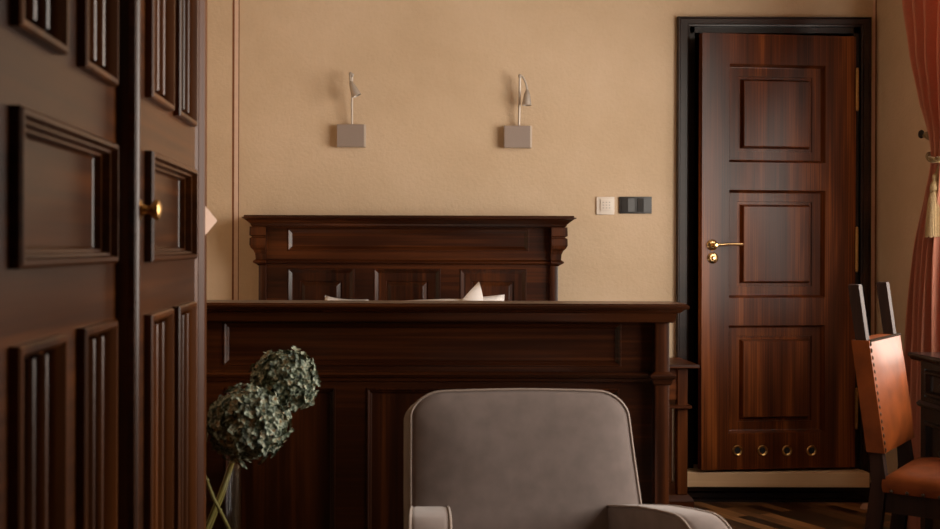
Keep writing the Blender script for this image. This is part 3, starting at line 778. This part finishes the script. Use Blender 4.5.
# ------------------------------------------------------------------ desk
DXF = 2.012; DYE = 1220 * DXF / (905.5 - VX); DZ = ZZ(350, DYE)
t = thing('desk', 'black desk with moulded edge beneath the window beside the curtain', 'desk', (2.2, 4.0, 0))
DEP = WXR - .045
MB().stack(DXF + .022, DEP, 3.0, DYE - .022, [(0, DZ - .030), (.010, DZ - .026), (.014, DZ - .018), (.022, DZ - .012), (.022, DZ - .003), (.018, DZ)], False).build('top', desk_m, t, True, 25)
bx0 = DXF + .035
for ya, yb in ((4.20, DYE - .055), (3.05, 3.40)):
    b = MB(); Fs = SIDE(bx0); Fs = (Vector((bx0, 0, 0)), Vector((0, 1, 0)), Vector((0, 0, 1)), Vector((-1, 0, 0)))
    zl = ZZ(401, DYE - .055)
    hol = [(ya + .03, yb - .03, zl + .025, DZ - .055), (ya + .03, yb - .03, .14, zl - .06)]
    b.board(Fs, ya, yb, .06, DZ - .028, DEP - bx0, hol); pd = b.build('pedestal', desk_m, t)
    for i, h_ in enumerate(hol):
        o = MB().ring(Fs, *h_, [(0, 0), (.004, -.004), (.010, .004), (.018, .004), (.026, -.010), (.03, -.010)]).build('drawer' if i == 0 else 'cupboard_door', desk_m, pd)
        zk = (h_[2] + h_[3]) / 2 if i == 0 else h_[3] - .10
        q = MB(); q.lathe((bx0 + .010, (h_[0] + h_[1]) / 2, zk), (-1, 0, 0), [(.006, 0), (.006, .012), (.013, .018), (.011, .026), (.003, .028)], 14); q.build('drawer_knob' if i == 0 else 'door_knob', bead_metal, pd, True)
    MB().stack(bx0, DEP, ya, yb, [(0, zl - .016), (.012, zl - .010), (.018, zl), (.006, zl + .010), (0, zl + .012)], False).build('waist_moulding', desk_m, pd)
    MB().stack(bx0, DEP, ya, yb, [(.015, 0), (.015, .05), (.004, .065), (0, .075)], False).build('plinth', desk_m, pd)

# ------------------------------------------------------------------ curtain with tieback
cu = thing('curtain', 'salmon pink curtain gathered by a tasselled cord at the window', 'curtain', (2.25, 4.85, 0))
ZT = ZZ(155, 4.85)
far = [(2.95, 5.16), (ZZ(0, 5.1), 5.13), (ZZ(50, 5.04), 5.06), (ZZ(100, 4.98), 4.985), (ZZ(140, 4.9), 4.905), (ZT, 4.88), (ZZ(190, 4.92), 4.925), (ZZ(250, 4.99), 4.985), (ZZ(330, 5.04), 5.04), (ZZ(400, 5.08), 5.075), (0.02, 5.12)]
def farY(z):
    for (za, a), (zb, c) in zip(far, far[1:]):
        if za >= z >= zb:
            q = (za - z) / (za - zb); q = q * q * (3 - 2 * q) * .5 + q * .5
            return a + (c - a) * q
    return far[-1][1]
def nearY(z): return 4.76 if z < ZT else 4.76 - (z - ZT) * .35
b = MB(); nu, nz_ = 150, 70; g = []
for j in range(nz_ + 1):
    z = .02 + 2.93 * j / nz_
    pinch = math.exp(-((z - ZT) / .28) ** 2)
    row = []
    for i in range(nu + 1):
        s_ = i / nu
        Y = farY(z) + (nearY(z) - farY(z)) * s_
        amp = .062 - .036 * pinch
        ph = s_ * 2 * PI * 5.5
        X = 2.245 + amp * math.sin(ph + .5 * math.sin(2.1 * s_ * 6 + z * .8)) + .012 * math.sin(ph * 2.3 + z * 2)
        Y += .012 * math.cos(ph)
        row.append(b.bm.verts.new((min(X, WXR - .03), Y, z)))
    g.append(row)
for j in range(nz_):
    for i in range(nu): b.bm.faces.new((g[j][i], g[j][i + 1], g[j + 1][i + 1], g[j + 1][i]))
fab = b.build('drape', curt_m, cu, True, 180)
so = fab.modifiers.new('thickness', 'SOLIDIFY'); so.thickness = .002
# cord from the hook round the gathered cloth
hkY = 5.25; hkX = WXR - .022; hkZ = ZZ(132.5, hkY)
cord = []
path = [(hkX, hkY, hkZ), (2.335, 5.10, hkZ - .035), (2.29, 4.99, ZT + .03), (2.213, 4.88, ZT + .008), (2.193, 4.82, ZT - .012), (2.195, 4.76, ZT - .018), (2.24, 4.715, ZT), (2.30, 4.71, ZT + .02), (2.348, 4.76, ZT + .03), (2.35, 5.05, hkZ - .05), (hkX, hkY, hkZ - .004)]
pv = [Vector(p) for p in path]
for i in range(len(pv) - 1):
    p0, p1, p2, p3 = pv[max(i - 1, 0)], pv[i], pv[i + 1], pv[min(i + 2, len(pv) - 1)]
    for k in range(8):
        q = k / 8
        cord.append(0.5 * ((2 * p1) + (p2 - p0) * q + (2 * p0 - 5 * p1 + 4 * p2 - p3) * q * q + (3 * p1 - p0 - 3 * p2 + p3) * q ** 3))
b = MB()
for ph0 in (0, PI):
    tw = []
    for i, p in enumerate(cord):
        a = i * .75 + ph0
        tw.append(p + Vector((.005 * math.cos(a), .003 * math.cos(a), .006 * math.sin(a))))
    b.tube(tw, .0075, 7)
b.build('tieback_cord', cord_m, cu, True)
TYc = 4.815; TXc = XX(936, TYc)
z_a, z_b = ZZ(176, TYc), ZZ(235, TYc)
b = MB()
b.tube([(TXc + .03, TYc + .0, ZT - .01), (TXc + .012, TYc, ZT - .04), (TXc, TYc, z_a + .01)], .006, 7)
b.lathe((TXc, TYc, z_a), (0, 0, -1), [(.004, -.02), (.012, -.012), (.017, 0), (.013, .012), (.019, .02), (.024, .035), (.024, .05), (.019, .058)], 18)
ts = b.build('tassel', tassel_m, cu, True, 60)
b = MB(); nf = 40
ztop = z_a - .055
lo = []
for z, r in ((ztop, .020), (ztop - .03, .027), (ztop - .10, .033), (z_b, .037)):
    lo.append([(TXc + r * (1 + .09 * (k % 2)) * math.cos(2 * PI * k / (2 * nf)), TYc + r * (1 + .09 * (k % 2)) * math.sin(2 * PI * k / (2 * nf)), z + (.004 * math.sin(k * 7.3) if z == z_b else 0)) for k in range(2 * nf)])
b.loft(lo); b.build('fringe', tassel_m, ts)
b = MB(); b.lathe((WXR, hkY, hkZ), (-1, 0, 0), [(.014, 0), (.014, .004), (.006, .008), (.006, .022), (.016, .026), (.019, .033), (.015, .040), (.004, .043)], 18)
tag(b.build('curtain_hook', black_h, None, True), 'small black knob on the wall holding the curtain cord', 'hook')
# small thing lying by the skirting
YS = 5.62
b = MB(); xs = XX(867.5, YS); b.lathe((xs, YS, 0), (0, 0, 1), [(.026, 0), (.028, .004), (.026, .014), (.018, .024), (.006, .027)], 18)
tag(b.build('doorstop', sole_m, None, True), 'small pale pink doorstop on the floor behind the leather chair', 'doorstop')

# ------------------------------------------------------------------ light
wd = bpy.data.worlds.new('daylight'); S.world = wd; wd.use_nodes = True
bg = wd.node_tree.nodes['Background']
bg.inputs['Color'].default_value = (1.0, 0.905, 0.80, 1); bg.inputs['Strength'].default_value = 1.0
for i, (a0, a1) in enumerate(WINS):
    L = bpy.data.lights.new('window_light', 'AREA'); L.shape = 'RECTANGLE'
    L.size = HEAD - SILL; L.size_y = a1 - a0
    L.cycles.is_portal = True
    o = bpy.data.objects.new('window_portal', L); COL.objects.link(o)
    o.location = (WXR + .24, (a0 + a1) / 2, (SILL + HEAD) / 2); o.rotation_euler = (0, math.radians(90), 0)

# ------------------------------------------------------------------ camera
cam = bpy.data.cameras.new('camera'); co = bpy.data.objects.new('camera', cam); COL.objects.link(co)
co.location = (0, 0, CZ); co.rotation_euler = (math.radians(90), -.003, 0)
cam.sensor_width = 36; cam.lens = 36 * FP / 940
cam.shift_x = (470 - VX) / 940; cam.shift_y = -(264.5 - VY) / 940
cam.clip_start = .05
cam.dof.use_dof = True; cam.dof.focus_distance = 5.2; cam.dof.aperture_fstop = 5.6
S.camera = co
S.view_settings.view_transform = 'Standard'; S.view_settings.look = 'None'
S.view_settings.exposure = 3.45; S.view_settings.gamma = 1; S.view_settings.use_curve_mapping = False
S.cycles.use_denoising = True
S.cycles.max_bounces = 10; S.cycles.diffuse_bounces = 6; S.cycles.glossy_bounces = 4; S.cycles.transmission_bounces = 8
S.cycles.caustics_reflective = False; S.cycles.caustics_refractive = False
